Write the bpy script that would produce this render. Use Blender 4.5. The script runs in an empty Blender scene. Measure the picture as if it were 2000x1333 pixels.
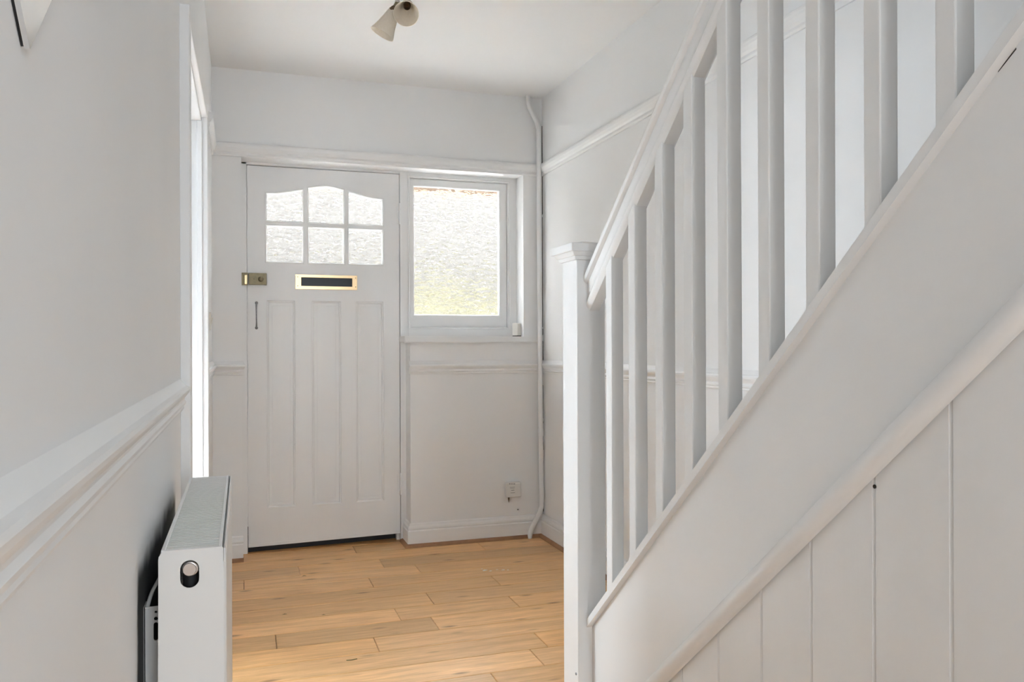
import bpy, bmesh, math, random
from mathutils import Vector, Matrix, noise
from mathutils.geometry import tessellate_polygon

scene = bpy.context.scene
col = scene.collection
random.seed(7)

# ------------------------------------------------------------------ camera
# metres; left wall face X=0, back (front-door) wall face Y=D, floor Z=0
FPX, YAW, HZ, CX, CH, ROLL = 1585.77, .3213, 673.21, .1378, 1.0731, -.0036
W, D, H = 1.738, 4.2645, 2.45
_c, _s = math.cos(YAW), math.sin(YAW)
FW = Vector((_s, _c, 0)); RT = Vector((_c, -_s, 0)); UP = Vector((0, 0, 1))
R2 = RT * math.cos(ROLL) + UP * math.sin(ROLL)
U2 = UP * math.cos(ROLL) - RT * math.sin(ROLL)
CAM = Vector((CX, 0, CH))
cd = bpy.data.cameras.new('camera')
cd.sensor_width = 36; cd.lens = FPX / 2000 * 36
cd.shift_y = (HZ - 666.5) / 2000
cd.clip_start = .02
co = bpy.data.objects.new('camera', cd); col.objects.link(co)
m = Matrix((R2, U2, -FW)).transposed().to_4x4(); m.translation = CAM
co.matrix_world = m
scene.camera = co


def un(px, py, ax, val):
    """pixel of the photograph -> point on the plane ax = val"""
    d = FW + R2 * ((px - 1000) / FPX) - U2 * ((py - HZ) / FPX)
    i = 'xyz'.index(ax)
    return CAM + d * ((val - CAM[i]) / d[i])


# ------------------------------------------------------------------ light
world = bpy.data.worlds.new('overcast_sky'); scene.world = world
world.use_nodes = True
bg = world.node_tree.nodes['Background']
bg.inputs[0].default_value = (.93, .975, 1, 1); bg.inputs[1].default_value = 46.0


def area(name, loc, aim, sx, sy, power, color=(1, 1, 1)):
    l = bpy.data.lights.new(name, 'AREA'); l.shape = 'RECTANGLE'
    l.size = sx; l.size_y = sy; l.energy = power; l.color = color
    o = bpy.data.objects.new(name, l); col.objects.link(o)
    o.location = loc
    o.rotation_euler = (Vector(aim) - Vector(loc)).to_track_quat('-Z', 'Y').to_euler()
    return o


DAY = (.83, .925, 1)
# front-room daylight beyond the open doorway; added fill lamp at the hall's unseen rear
area('front_room_window_offscreen', (-3.5, 3.4, 1.25), (0, 2.5, 1.1), 1.4, 1.3, 140, DAY)
area('rear_fill_offscreen', (.85, -2.55, 1.3), (.5, 1.6, 1.2), .85, 1.7, 31, DAY)

scene.view_settings.view_transform = 'Standard'
scene.view_settings.look = 'None'
scene.view_settings.gamma = 1
scene.view_settings.use_curve_mapping = False
scene.view_settings.exposure = 0.32
scene.cycles.use_denoising = True
scene.cycles.max_bounces = 10
scene.cycles.diffuse_bounces = 7
scene.cycles.glossy_bounces = 3
scene.cycles.transmission_bounces = 5
scene.cycles.use_adaptive_sampling = True
scene.cycles.adaptive_threshold = .2
scene.cycles.adaptive_min_samples = 24


# ------------------------------------------------------------------ materials
def new_mat(name):
    mt = bpy.data.materials.new(name); mt.use_nodes = True
    return mt, mt.node_tree.nodes, mt.node_tree.links, mt.node_tree.nodes['Principled BSDF']


def paint(name, rgb, rough=.5, scale=60, bump=.12, dist=.002, var=.03, stretch=(1, 1, 1)):
    mt, N, L, P = new_mat(name)
    tc = N.new('ShaderNodeTexCoord'); mp = N.new('ShaderNodeMapping')
    mp.inputs['Scale'].default_value = stretch
    L.new(tc.outputs['Object'], mp.inputs[0])
    n1 = N.new('ShaderNodeTexNoise'); n1.inputs['Scale'].default_value = 2.2; n1.inputs['Detail'].default_value = 2
    L.new(mp.outputs[0], n1.inputs['Vector'])
    r = N.new('ShaderNodeValToRGB')
    r.color_ramp.elements[0].position = .3; r.color_ramp.elements[1].position = .7
    r.color_ramp.elements[0].color = tuple(max(0, v - var) for v in rgb) + (1,)
    r.color_ramp.elements[1].color = tuple(min(1, v + var * .5) for v in rgb) + (1,)
    L.new(n1.outputs['Fac'], r.inputs[0]); L.new(r.outputs[0], P.inputs['Base Color'])
    n2 = N.new('ShaderNodeTexNoise'); n2.inputs['Scale'].default_value = scale; n2.inputs['Detail'].default_value = 2.5
    L.new(mp.outputs[0], n2.inputs['Vector'])
    b = N.new('ShaderNodeBump'); b.inputs['Strength'].default_value = bump; b.inputs['Distance'].default_value = dist
    L.new(n2.outputs['Fac'], b.inputs['Height']); L.new(b.outputs[0], P.inputs['Normal'])
    P.inputs['Roughness'].default_value = rough
    return mt


WHITE = (.87, .875, .88)
M_wall = paint('wall_emulsion', WHITE, .7, 35, .10, .003, .015)
M_ceil = paint('ceiling_emulsion', (.88, .885, .885), .8, 25, .06, .003, .012)
M_trim = paint('gloss_trim_paint', (.865, .868, .87), .4, 18, .08, .003, .012)
M_door = paint('door_paint', (.855, .858, .862), .42, 40, .15, .002, .02, (3, 3, .35))
M_stair = paint('stair_paint', (.82, .82, .815), .42, 30, .14, .002, .02)
M_board = paint('board_paint', (.82, .82, .815), .5, 35, .16, .002, .02, (3, 3, .3))
M_rad = paint('radiator_enamel', (.80, .797, .785), .4, 30, .04, .001, .02)
M_plastic = paint('white_plastic', (.78, .77, .75), .4, 10, .0, .001, .01)
M_cream = paint('cream_plastic', (.80, .77, .72), .35, 10, .0, .001, .02)


def plain(name, rgb, rough=.5, metal=0.0, var=.15, scale=40):
    mt, N, L, P = new_mat(name)
    n = N.new('ShaderNodeTexNoise'); n.inputs['Scale'].default_value = scale; n.inputs['Detail'].default_value = 2
    tc = N.new('ShaderNodeTexCoord'); L.new(tc.outputs['Object'], n.inputs['Vector'])
    r = N.new('ShaderNodeValToRGB')
    r.color_ramp.elements[0].color = tuple(v * (1 - var) for v in rgb) + (1,)
    r.color_ramp.elements[1].color = tuple(min(1, v * (1 + var)) for v in rgb) + (1,)
    L.new(n.outputs['Fac'], r.inputs[0]); L.new(r.outputs[0], P.inputs['Base Color'])
    P.inputs['Roughness'].default_value = rough; P.inputs['Metallic'].default_value = metal
    return mt


M_black = plain('black_rubber', (.012, .012, .014), .6)
M_slot = plain('letter_flap_black', (.008, .009, .013), .35)
M_darkgrey = plain('dark_grey_matte', (.05, .047, .045), .9)
M_brass = plain('polished_brass', (.86, .62, .36), .28, .9, .06)
M_oldbrass = plain('aged_brass', (.25, .21, .13), .45, .75, .35, 60)
M_brightbrass = plain('worn_brass', (.72, .60, .36), .3, .9, .1)
M_chrome = plain('chrome', (.62, .60, .60), .22, 1.0, .05)
M_pewter = plain('worn_pewter', (.30, .30, .31), .4, .8, .5, 150)
M_quad = plain('oak_bead', (.30, .15, .07), .5, 0, .25, 30)
M_sub = plain('subfloor', (.10, .06, .035), .8)
M_print = plain('grey_print', (.34, .34, .34), .7)
M_dark = plain('dark_brown_metal', (.12, .075, .04), .4, .5, .3)
M_hole = plain('dark_hole', (.01, .01, .01), .8)
M_leaf = plain('dry_leaf', (.13, .13, .05), .8)
M_drip = plain('white_paint_drip', (.75, .75, .74), .6)
M_hedge = plain('garden_hedge', (.0265, .0248, .0168), .9, 0, .5, 6)
M_brick = plain('porch_brick', (.14, .10, .072), .9, 0, .2, 12)
M_carpet = plain('cream_carpet', (.60, .585, .56), .95, 0, .05, 60)
M_backdrop, N, L, P = new_mat('dark_backdrop_boards')  # added backdrop: kept dark and banded so the panes show streaks
tc = N.new('ShaderNodeTexCoord'); wv = N.new('ShaderNodeTexWave'); wv.bands_direction = 'Z'; wv.wave_profile = 'SAW'
wv.inputs['Scale'].default_value = 1.1; wv.inputs['Distortion'].default_value = .6; wv.inputs['Detail'].default_value = 2
L.new(tc.outputs['Object'], wv.inputs['Vector'])
rr = N.new('ShaderNodeValToRGB')
rr.color_ramp.elements[0].color = (.0065, .0062, .0059, 1); rr.color_ramp.elements[1].color = (.0295, .028, .0262, 1)
rr.color_ramp.elements[0].position = .0; rr.color_ramp.elements[1].position = .35
L.new(wv.outputs['Fac'], rr.inputs[0]); L.new(rr.outputs[0], P.inputs['Base Color']); P.inputs['Roughness'].default_value = .9
M_path = plain('garden_path', (.74, .73, .71), .9, 0, .15, 5)

for mt_ in (M_hedge, M_brick, M_path, M_backdrop):
    mt_.node_tree.nodes['Principled BSDF'].inputs['Specular IOR Level'].default_value = 0

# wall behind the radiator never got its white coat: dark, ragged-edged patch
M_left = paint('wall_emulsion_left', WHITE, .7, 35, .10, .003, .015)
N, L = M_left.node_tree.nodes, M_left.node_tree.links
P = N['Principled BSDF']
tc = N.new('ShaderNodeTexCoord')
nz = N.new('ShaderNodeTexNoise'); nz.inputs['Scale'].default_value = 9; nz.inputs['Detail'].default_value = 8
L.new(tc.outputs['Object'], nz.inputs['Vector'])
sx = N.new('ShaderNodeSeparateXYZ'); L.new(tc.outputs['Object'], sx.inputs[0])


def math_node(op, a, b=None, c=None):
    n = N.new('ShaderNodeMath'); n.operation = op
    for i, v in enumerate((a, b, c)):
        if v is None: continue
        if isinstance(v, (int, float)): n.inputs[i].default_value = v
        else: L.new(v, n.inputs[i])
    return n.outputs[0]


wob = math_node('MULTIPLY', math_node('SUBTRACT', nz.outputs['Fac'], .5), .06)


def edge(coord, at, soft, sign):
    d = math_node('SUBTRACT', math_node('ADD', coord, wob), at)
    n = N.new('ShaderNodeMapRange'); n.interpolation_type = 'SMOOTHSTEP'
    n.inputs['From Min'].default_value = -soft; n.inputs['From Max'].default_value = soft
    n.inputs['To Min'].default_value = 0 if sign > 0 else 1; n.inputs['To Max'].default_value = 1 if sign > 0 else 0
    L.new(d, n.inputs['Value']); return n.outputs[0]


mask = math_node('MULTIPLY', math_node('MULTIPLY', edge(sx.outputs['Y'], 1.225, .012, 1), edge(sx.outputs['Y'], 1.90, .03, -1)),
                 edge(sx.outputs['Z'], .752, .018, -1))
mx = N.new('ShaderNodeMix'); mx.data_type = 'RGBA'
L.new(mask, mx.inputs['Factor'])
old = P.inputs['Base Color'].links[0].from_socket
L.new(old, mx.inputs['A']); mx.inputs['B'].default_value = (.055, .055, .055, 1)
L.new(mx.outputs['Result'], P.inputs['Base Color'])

# oak planks: grain along local X, tint from the plank's own colour
M_oak, N, L, P = new_mat('oak_plank')
oi = N.new('ShaderNodeObjectInfo'); tc = N.new('ShaderNodeTexCoord')
off = N.new('ShaderNodeVectorMath'); off.operation = 'MULTIPLY_ADD'
cmb = N.new('ShaderNodeCombineXYZ')
for i in range(3): L.new(oi.outputs['Random'], cmb.inputs[i])
off.inputs[1].default_value = (37, 23, 11)
L.new(cmb.outputs[0], off.inputs[0]); L.new(tc.outputs['Object'], off.inputs[2])
mp = N.new('ShaderNodeMapping'); mp.inputs['Scale'].default_value = (1.3, 16, 1)
L.new(off.outputs[0], mp.inputs[0])
g1 = N.new('ShaderNodeTexNoise'); g1.inputs['Scale'].default_value = 2.4; g1.inputs['Detail'].default_value = 7; g1.inputs['Roughness'].default_value = .62; g1.inputs['Distortion'].default_value = .9
L.new(mp.outputs[0], g1.inputs['Vector'])
mp2 = N.new('ShaderNodeMapping'); mp2.inputs['Scale'].default_value = (6, 170, 1)
L.new(off.outputs[0], mp2.inputs[0])
g2 = N.new('ShaderNodeTexNoise'); g2.inputs['Scale'].default_value = 2; g2.inputs['Detail'].default_value = 3
L.new(mp2.outputs[0], g2.inputs['Vector'])
mp3 = N.new('ShaderNodeMapping'); mp3.inputs['Scale'].default_value = (4.0, 13, 1)
L.new(off.outputs[0], mp3.inputs[0])
kn = N.new('ShaderNodeTexVoronoi'); kn.inputs['Scale'].default_value = 1.0
L.new(mp3.outputs[0], kn.inputs['Vector'])
kr = N.new('ShaderNodeValToRGB'); kr.color_ramp.elements[0].position = .03; kr.color_ramp.elements[1].position = .16
kr.color_ramp.elements[0].color = (.42, .36, .32, 1); kr.color_ramp.elements[1].color = (1, 1, 1, 1)
L.new(kn.outputs['Distance'], kr.inputs[0])
r1 = N.new('ShaderNodeValToRGB')
r1.color_ramp.elements[0].position = .28; r1.color_ramp.elements[1].position = .72
r1.color_ramp.elements[0].color = (.74, .68, .62, 1); r1.color_ramp.elements[1].color = (1.08, 1.08, 1.08, 1)
L.new(g1.outputs['Fac'], r1.inputs[0])
r2 = N.new('ShaderNodeValToRGB')
r2.color_ramp.elements[0].position = .3; r2.color_ramp.elements[1].position = .6
r2.color_ramp.elements[0].color = (.84, .82, .80, 1); r2.color_ramp.elements[1].color = (1.03, 1.03, 1.03, 1)
L.new(g2.outputs['Fac'], r2.inputs[0])


def mul(a, b):
    n = N.new('ShaderNodeMix'); n.data_type = 'RGBA'; n.blend_type = 'MULTIPLY'; n.inputs['Factor'].default_value = 1
    L.new(a, n.inputs['A']); L.new(b, n.inputs['B']); return n.outputs['Result']


L.new(mul(mul(mul(oi.outputs['Color'], r1.outputs[0]), r2.outputs[0]), kr.outputs[0]), P.inputs['Base Color'])
P.inputs['Roughness'].default_value = .38
bp = N.new('ShaderNodeBump'); bp.inputs['Strength'].default_value = .12; bp.inputs['Distance'].default_value = .001
L.new(g2.outputs['Fac'], bp.inputs['Height']); L.new(bp.outputs[0], P.inputs['Normal'])

# hammered obscure glass
M_glass, N, L, P = new_mat('obscured_glass')
N.remove(P)
tc = N.new('ShaderNodeTexCoord'); mp = N.new('ShaderNodeMapping'); mp.inputs['Scale'].default_value = (27, 27, 54)
L.new(tc.outputs['Object'], mp.inputs[0])
wn = N.new('ShaderNodeTexNoise'); wn.inputs['Scale'].default_value = .7; wn.inputs['Detail'].default_value = 2
L.new(mp.outputs[0], wn.inputs['Vector'])
av = N.new('ShaderNodeVectorMath'); av.operation = 'MULTIPLY_ADD'
av.inputs[1].default_value = (1.2, 1.2, 1.2)
L.new(wn.outputs['Color'], av.inputs[0]); L.new(mp.outputs[0], av.inputs[2])
vo = N.new('ShaderNodeTexVoronoi'); vo.feature = 'SMOOTH_F1'; vo.inputs['Smoothness'].default_value = .35; vo.inputs['Scale'].default_value = 1
L.new(av.outputs[0], vo.inputs['Vector'])
bp = N.new('ShaderNodeBump'); bp.inputs['Strength'].default_value = 1.0; bp.inputs['Distance'].default_value = .0085
L.new(vo.outputs['Distance'], bp.inputs['Height'])
rf = N.new('ShaderNodeBsdfRefraction'); rf.inputs['IOR'].default_value = 1.4; rf.inputs['Roughness'].default_value = .06
tl = N.new('ShaderNodeBsdfTranslucent'); tl.inputs[0].default_value = (.96, .96, .95, 1)
gl = N.new('ShaderNodeBsdfGlossy'); gl.inputs['Roughness'].default_value = .15
for n in (rf, tl, gl): L.new(bp.outputs[0], n.inputs['Normal'])
m1 = N.new('ShaderNodeMixShader'); m1.inputs[0].default_value = .002
L.new(rf.outputs[0], m1.inputs[1]); L.new(tl.outputs[0], m1.inputs[2])
m2 = N.new('ShaderNodeMixShader'); m2.inputs[0].default_value = .05
L.new(m1.outputs[0], m2.inputs[1]); L.new(gl.outputs[0], m2.inputs[2])
L.new(m2.outputs[0], N['Material Output'].inputs['Surface'])

# frosted lamp glass
M_shade, N, L, P = new_mat('frosted_shade_glass')
P.inputs['Base Color'].default_value = (.74, .66, .56, 1); P.inputs['Roughness'].default_value = .45
nn = N.new('ShaderNodeTexNoise'); nn.inputs['Scale'].default_value = 14
rr = N.new('ShaderNodeValToRGB'); rr.color_ramp.elements[0].color = (.84, .77, .67, 1); rr.color_ramp.elements[1].color = (.93, .88, .80, 1)
L.new(nn.outputs['Fac'], rr.inputs[0]); L.new(rr.outputs[0], P.inputs['Base Color'])
tl = N.new('ShaderNodeBsdfTranslucent'); L.new(rr.outputs[0], tl.inputs[0])
mm = N.new('ShaderNodeMixShader'); mm.inputs[0].default_value = .35
L.new(P.outputs[0], mm.inputs[1]); L.new(tl.outputs[0], mm.inputs[2])
L.new(mm.outputs[0], N['Material Output'].inputs['Surface'])

M_mirror, N, L, P = new_mat('mirror_silvering')
P.inputs['Metallic'].default_value = 1; P.inputs['Roughness'].default_value = .03
nn = N.new('ShaderNodeTexNoise'); nn.inputs['Scale'].default_value = 3
rr = N.new('ShaderNodeValToRGB'); rr.color_ramp.elements[0].color = (.9, .9, .9, 1); rr.color_ramp.elements[1].color = (.93, .93, .93, 1)
L.new(nn.outputs['Fac'], rr.inputs[0]); L.new(rr.outputs[0], P.inputs['Base Color'])


# ------------------------------------------------------------------ builders
def tag(o, label, cat, kind=None, group=None):
    o['label'] = label; o['category'] = cat
    if kind: o['kind'] = kind
    if group: o['group'] = group
    return o


def struct(o, label, cat): return tag(o, label, cat, 'structure')


def empty(name, loc=(0, 0, 0)):
    o = bpy.data.objects.new(name, None); col.objects.link(o); o.location = loc
    o.empty_display_size = .05
    return o


def obj(name, verts, faces, mat, parent=None, smooth=False, bevel=0, seg=2):
    me = bpy.data.meshes.new(name)
    me.from_pydata([tuple(v) for v in verts], [], faces)
    bm = bmesh.new(); bm.from_mesh(me)
    bmesh.ops.remove_doubles(bm, verts=bm.verts, dist=1e-6)
    bmesh.ops.recalc_face_normals(bm, faces=bm.faces)
    bm.to_mesh(me); bm.free()
    me.materials.append(mat)
    if smooth:
        for p in me.polygons: p.use_smooth = True
    o = bpy.data.objects.new(name, me); col.objects.link(o)
    if parent is not None:
        o.parent = parent
        o.matrix_parent_inverse = parent.matrix_basis.inverted()
    if bevel:
        b = o.modifiers.new('bevel', 'BEVEL'); b.width = bevel; b.segments = seg; b.limit_method = 'ANGLE'
        b.angle_limit = math.radians(40)
    return o


BF = [(0, 1, 3, 2), (4, 6, 7, 5), (0, 4, 5, 1), (2, 3, 7, 6), (0, 2, 6, 4), (1, 5, 7, 3)]


def box(name, x0, x1, y0, y1, z0, z1, mat, parent=None, bevel=0, seg=2):
    v = [(x, y, z) for x in (x0, x1) for y in (y0, y1) for z in (z0, z1)]
    return obj(name, v, BF, mat, parent, bevel=bevel, seg=seg)


def plate_geo(outer, holes, to3, t):
    loops = [list(outer)] + [list(h) for h in holes]
    flat = [p for lp in loops for p in lp]
    tris = tessellate_polygon([[Vector((p[0], p[1], 0)) for p in lp] for lp in loops])
    n = len(flat)
    v = [to3(p[0], p[1], 0) for p in flat] + [to3(p[0], p[1], t) for p in flat]
    f = [tuple(x) for x in tris] + [tuple(i + n for i in reversed(x)) for x in tris]
    k = 0
    for lp in loops:
        m_ = len(lp)
        for i in range(m_):
            a, b = k + i, k + (i + 1) % m_
            f.append((a, b, b + n, a + n))
        k += m_
    return v, f


def plate(name, outer, holes, to3, t, mat, parent=None, bevel=0):
    v, f = plate_geo(outer, holes, to3, t)
    return obj(name, v, f, mat, parent, bevel=bevel)


def rect(u0, u1, v0, v1): return [(u0, v0), (u1, v0), (u1, v1), (u0, v1)]


def inset(loop, d):
    """move a counter-clockwise loop inward by d"""
    n = len(loop); out = []
    for i in range(n):
        p0, p1, p2 = Vector(loop[i - 1]), Vector(loop[i]), Vector(loop[(i + 1) % n])
        e1, e2 = (p1 - p0).normalized(), (p2 - p1).normalized()
        n1, n2 = Vector((-e1.y, e1.x)), Vector((-e2.y, e2.x))
        b = (n1 + n2); k = d / max(.3, (1 + n1.dot(n2)))
        q = p1 + b * k
        out.append((q.x, q.y))
    return out


def ring(name, loop, prof, to3, mat, parent=None, smooth=False):
    """moulding round a loop; prof = [(inset, depth), ...]"""
    n = len(loop); v = []; f = []
    for d, w in prof:
        v += [to3(p[0], p[1], w) for p in inset(loop, d)]
    for k in range(len(prof) - 1):
        for i in range(n):
            j = (i + 1) % n
            f.append((k * n + i, k * n + j, (k + 1) * n + j, (k + 1) * n + i))
    return obj(name, v, f, mat, parent, smooth)


def mould(name, prof, A, B, out, mat, parent=None, up=(0, 0, 1), mA=0.0, mB=0.0):
    """profile [(out, up)] swept A->B; mA/mB mitre the ends by out*m along the run"""
    A, B, out, up = Vector(A), Vector(B), Vector(out), Vector(up)
    d = (B - A).normalized(); n = len(prof)
    v = [A + out * o + up * u + d * (o * mA) for o, u in prof] + [B + out * o + up * u - d * (o * mB) for o, u in prof]
    f = [(i, (i + 1) % n, (i + 1) % n + n, i + n) for i in range(n)] + [tuple(range(n)), tuple(range(2 * n - 1, n - 1, -1))]
    return obj(name, v, f, mat, parent)


def frame_of(axis):
    a = Vector(axis).normalized()
    t = Vector((0, 0, 1)) if abs(a.z) < .9 else Vector((1, 0, 0))
    b = a.cross(t).normalized(); return a, b, a.cross(b).normalized()


def lathe(name, prof, org, axis, mat, parent=None, seg=32, smooth=True, closed=False):
    a, b, c = frame_of(axis); org = Vector(org); v = []; f = []
    for r, t in prof:
        for i in range(seg):
            an = 2 * math.pi * i / seg
            v.append(org + a * t + b * (r * math.cos(an)) + c * (r * math.sin(an)))
    n = len(prof)
    for k in range(n if closed else n - 1):
        k2 = (k + 1) % n
        for i in range(seg):
            j = (i + 1) % seg
            f.append((k * seg + i, k * seg + j, k2 * seg + j, k2 * seg + i))
    if not closed:
        f.append(tuple(range(seg))); f.append(tuple((n - 1) * seg + i for i in range(seg)))
    o = obj(name, v, f, mat, parent, smooth)
    if smooth:
        e = o.modifiers.new('edges', 'EDGE_SPLIT'); e.split_angle = math.radians(38)
    return o


def tube(name, pts, rad, mat, parent=None, seg=14, sub=6, flat=1.0):
    pts = [Vector(p) for p in pts]
    # Catmull-Rom resample
    P_ = []
    for i in range(len(pts) - 1):
        p0 = pts[max(0, i - 1)]; p1 = pts[i]; p2 = pts[i + 1]; p3 = pts[min(len(pts) - 1, i + 2)]
        for k in range(sub):
            t = k / sub
            P_.append(.5 * ((2 * p1) + (p2 - p0) * t + (2 * p0 - 5 * p1 + 4 * p2 - p3) * t * t + (3 * p1 - p0 - 3 * p2 + p3) * t ** 3))
    P_.append(pts[-1])
    v = []; f = []; ref = None
    for i, p in enumerate(P_):
        d = (P_[min(i + 1, len(P_) - 1)] - P_[max(i - 1, 0)]).normalized()
        if ref is None:
            ref = frame_of(d)[1]
        b = (ref - d * ref.dot(d)).normalized(); c = d.cross(b); ref = b
        r = rad(i / (len(P_) - 1)) if callable(rad) else rad
        for k in range(seg):
            an = 2 * math.pi * k / seg
            v.append(p + b * (r * math.cos(an)) + c * (r * flat * math.sin(an)))
    for i in range(len(P_) - 1):
        for k in range(seg):
            j = (k + 1) % seg
            f.append((i * seg + k, i * seg + j, (i + 1) * seg + j, (i + 1) * seg + k))
    f.append(tuple(range(seg))); f.append(tuple((len(P_) - 1) * seg + i for i in range(seg)))
    return obj(name, v, f, mat, parent, True)


def XZ(y): return lambda u, v, w: (u, y + w, v)          # plane facing -Y, depth +Y
def YZ(x): return lambda u, v, w: (x - w, u, v)          # plane facing +X, depth -X
def YZr(x): return lambda u, v, w: (x + w, u, v)         # plane facing -X, depth +X
def XYc(z): return lambda u, v, w: (u, v, z + w)


# ------------------------------------------------------------------ room shell
YB = -2.6          # rear end of the hall
DL0, DL1, DLH = 2.13, 2.955, 1.852   # left doorway clear opening
# floor bed
fl = box('floor', -.02, W + .02, YB, 4.60, -.06, -.012, M_sub)
struct(fl, 'light oak plank floor running across the hallway', 'floor')
rows = [2.54, 2.69, 2.84, 2.985, 3.135, 3.285, 3.447, 3.602, 3.755, 3.905, 4.066, 4.222, 4.382, 4.535]
joints = {2.54: [1.094], 2.69: [1.165], 2.84: [.592], 2.985: [.2525, .84], 3.135: [.723, 1.212], 3.285: [.889], 3.447: [1.23],
          3.602: [.688], 3.755: [.144, .934], 3.905: [.393, .786], 4.066: [1.345], 4.222: [.695], 4.382: [1.2]}
tints = {(2.985, 0): .86, (2.985, 1): .84, (2.985, 2): 1.04, (3.135, 0): 1.10, (3.135, 1): .94, (3.135, 2): .98, (2.84, 1): 1.04, (2.84, 0): 1.07,
         (3.285, 0): .93, (3.285, 1): .87, (3.447, 0): .86, (3.447, 1): .90, (3.602, 0): 1.0, (3.602, 1): .93,
         (3.755, 1): 1.04, (3.755, 2): .92, (3.905, 0): .90, (3.905, 1): 1.03, (3.905, 2): .82, (4.066, 0): 1.0, (4.066, 1): 1.0,
         (4.222, 0): 1.02, (4.222, 1): .90, (2.69, 0): 1.0, (2.69, 1): 1.12, (2.54, 0): 1.14, (2.54, 1): 1.02}
ys = []
y = 2.54
while y > YB:
    ys.append(y - .15); y -= .15
allrows = sorted(ys) + rows
for i in range(len(allrows) - 1):
    y0, y1 = allrows[i], allrows[i + 1]
    key = round(y0, 4)
    xend = W - .002 if y0 > 1.6 else .993
    js = joints.get(key)
    if js is None:
        x = random.uniform(.2, .7); js = []
        while x < xend - .15:
            js.append(x); x += random.uniform(.45, .9)
    xs = [.002] + js + [xend]
    for k in range(len(xs) - 1):
        x0, x1 = xs[k] + .0009, xs[k + 1] - .0009
        a, b = y0 + .0008, y1 - .0008
        cx, cy = (x0 + x1) / 2, (a + b) / 2
        e = .0018
        v = [(x0 - cx, a - cy, -.0126), (x1 - cx, a - cy, -.0126), (x1 - cx, b - cy, -.0126), (x0 - cx, b - cy, -.0126),
             (x0 - cx, a - cy, -e), (x1 - cx, a - cy, -e), (x1 - cx, b - cy, -e), (x0 - cx, b - cy, -e),
             (x0 - cx + e, a - cy + e, 0), (x1 - cx - e, a - cy + e, 0), (x1 - cx - e, b - cy - e, 0), (x0 - cx + e, b - cy - e, 0)]
        f = [(3, 2, 1, 0), (8, 9, 10, 11)]
        for s in (0, 4):
            f += [(s + q, s + (q + 1) % 4, s + 4 + (q + 1) % 4, s + 4 + q) for q in range(4)]
        p = obj('plank', v, f, M_oak, fl); p.location = (cx, cy, 0)
        t = tints.get((key, k), random.uniform(.88, 1.1))
        w_ = random.uniform(-.02, .02)
        t = 1 + (t - 1) * 1.15
        p.color = (.82 * t, (.492 + w_ * .6) * t, (.218 + w_) * t, 1)

# back wall with the door/window recess
XR, XM, XE, ZS, ZHd = .138, .987, 1.626, 1.100, 2.018
wb = plate('wall_back', [(-.0, 0), (XR, 0), (XR, ZHd), (XE, ZHd), (XE, ZS), (XM, ZS), (XM, 0), (W, 0), (W, H), (0, H)], [], XZ(D), .30, M_wall)
struct(wb, 'white painted end wall around the front door and window', 'wall')
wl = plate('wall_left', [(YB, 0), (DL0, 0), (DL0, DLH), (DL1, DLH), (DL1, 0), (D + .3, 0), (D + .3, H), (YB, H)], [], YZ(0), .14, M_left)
struct(wl, 'white painted wall with the radiator and an open doorway', 'wall')
wr = plate('wall_right', rect(YB, D + .3, -.02, 5.0), [], YZr(W), .12, M_wall)
struct(wr, 'tall white painted wall beside the stairs', 'wall')
wn_ = plate('wall_rear', rect(-.14, W + .12, -.02, 5.0), [], XZ(YB - .1), .1, M_wall)
struct(wn_, 'white wall at the rear end of the hallway', 'wall')
ce = plate('ceiling', rect(-.14, W, YB, D + .3), [rect(.955, W - .001, -.8, 1.75)], XYc(H), .22, M_ceil)
struct(ce, 'plain white plaster ceiling over the hallway', 'ceiling')
# upstairs void above the stairwell and the side room: plain shells that hold the daylight
up = plate('wall_landing', rect(YB, D + .3, H + .22, 5.0), [], YZ(.1), .1, M_wall)
struct(up, 'white wall of the upstairs landing', 'wall')
box_ = box('ceiling_landing', 0, W + .12, YB, D + .3, 5.0, 5.1, M_ceil); struct(box_, 'white ceiling above the landing', 'ceiling')
s_ = box('wall_landing_front', .1, W, D + .0, D + .3, H + .22, 5.0, M_wall); struct(s_, 'white front wall of the landing', 'wall')
s_ = box('floor_side_room', -3.6, -.14, .6, 4.4, -.06, 0, M_carpet); struct(s_, 'pale carpet floor of the front room beyond the doorway', 'floor')
s_ = box('ceiling_side_room', -3.6, -.14, .6, 4.4, H, H + .1, M_ceil); struct(s_, 'ceiling of the front room beyond the doorway', 'ceiling')
s_ = box('wall_side_room_rear', -3.6, -.14, .5, .6, 0, H, M_wall); struct(s_, 'rear wall of the front room beyond the doorway', 'wall')
s_ = plate('wall_side_room_left', rect(.6, 4.4, 0, H), [], YZr(-3.6), .1, M_wall); struct(s_, 'window wall of the front room beyond the doorway', 'wall')
s_ = plate('wall_side_room_front', rect(-3.6, -.14, 0, H), [], XZ(4.3), .2, M_wall); struct(s_, 'bay wall of the front room beyond the doorway', 'wall')

# ------------------------------------------------------------------ mouldings
DADO = [(0, 0), (.006, 0), (.008, .005), (.006, .010), (.011, .013), (.0125, .019), (.009, .024), (.0095, .028), (.016, .036), (.0205, .043),
        (.0215, .049), (.0195, .054), (.013, .057), (.007, .064), (0, .072)]
PIC = [(0, 0), (.007, 0), (.010, .008), (.009, .018), (.016, .026), (.022, .040), (.024, .052), (.022, .060), (.014, .066), (0, .068)]
SKIRT = [(0, 0), (.020, 0), (.020, .083), (.015, .089), (.0175, .096), (.0165, .104), (.011, .112), (.008, .120), (0, .124)]
QUAD = [(0, 0), (.036, 0), (.0355, .006), (.032, .012), (.027, .016), (.020, .018), (0, .018)]
ZD, ZP = .924, 2.014


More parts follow.
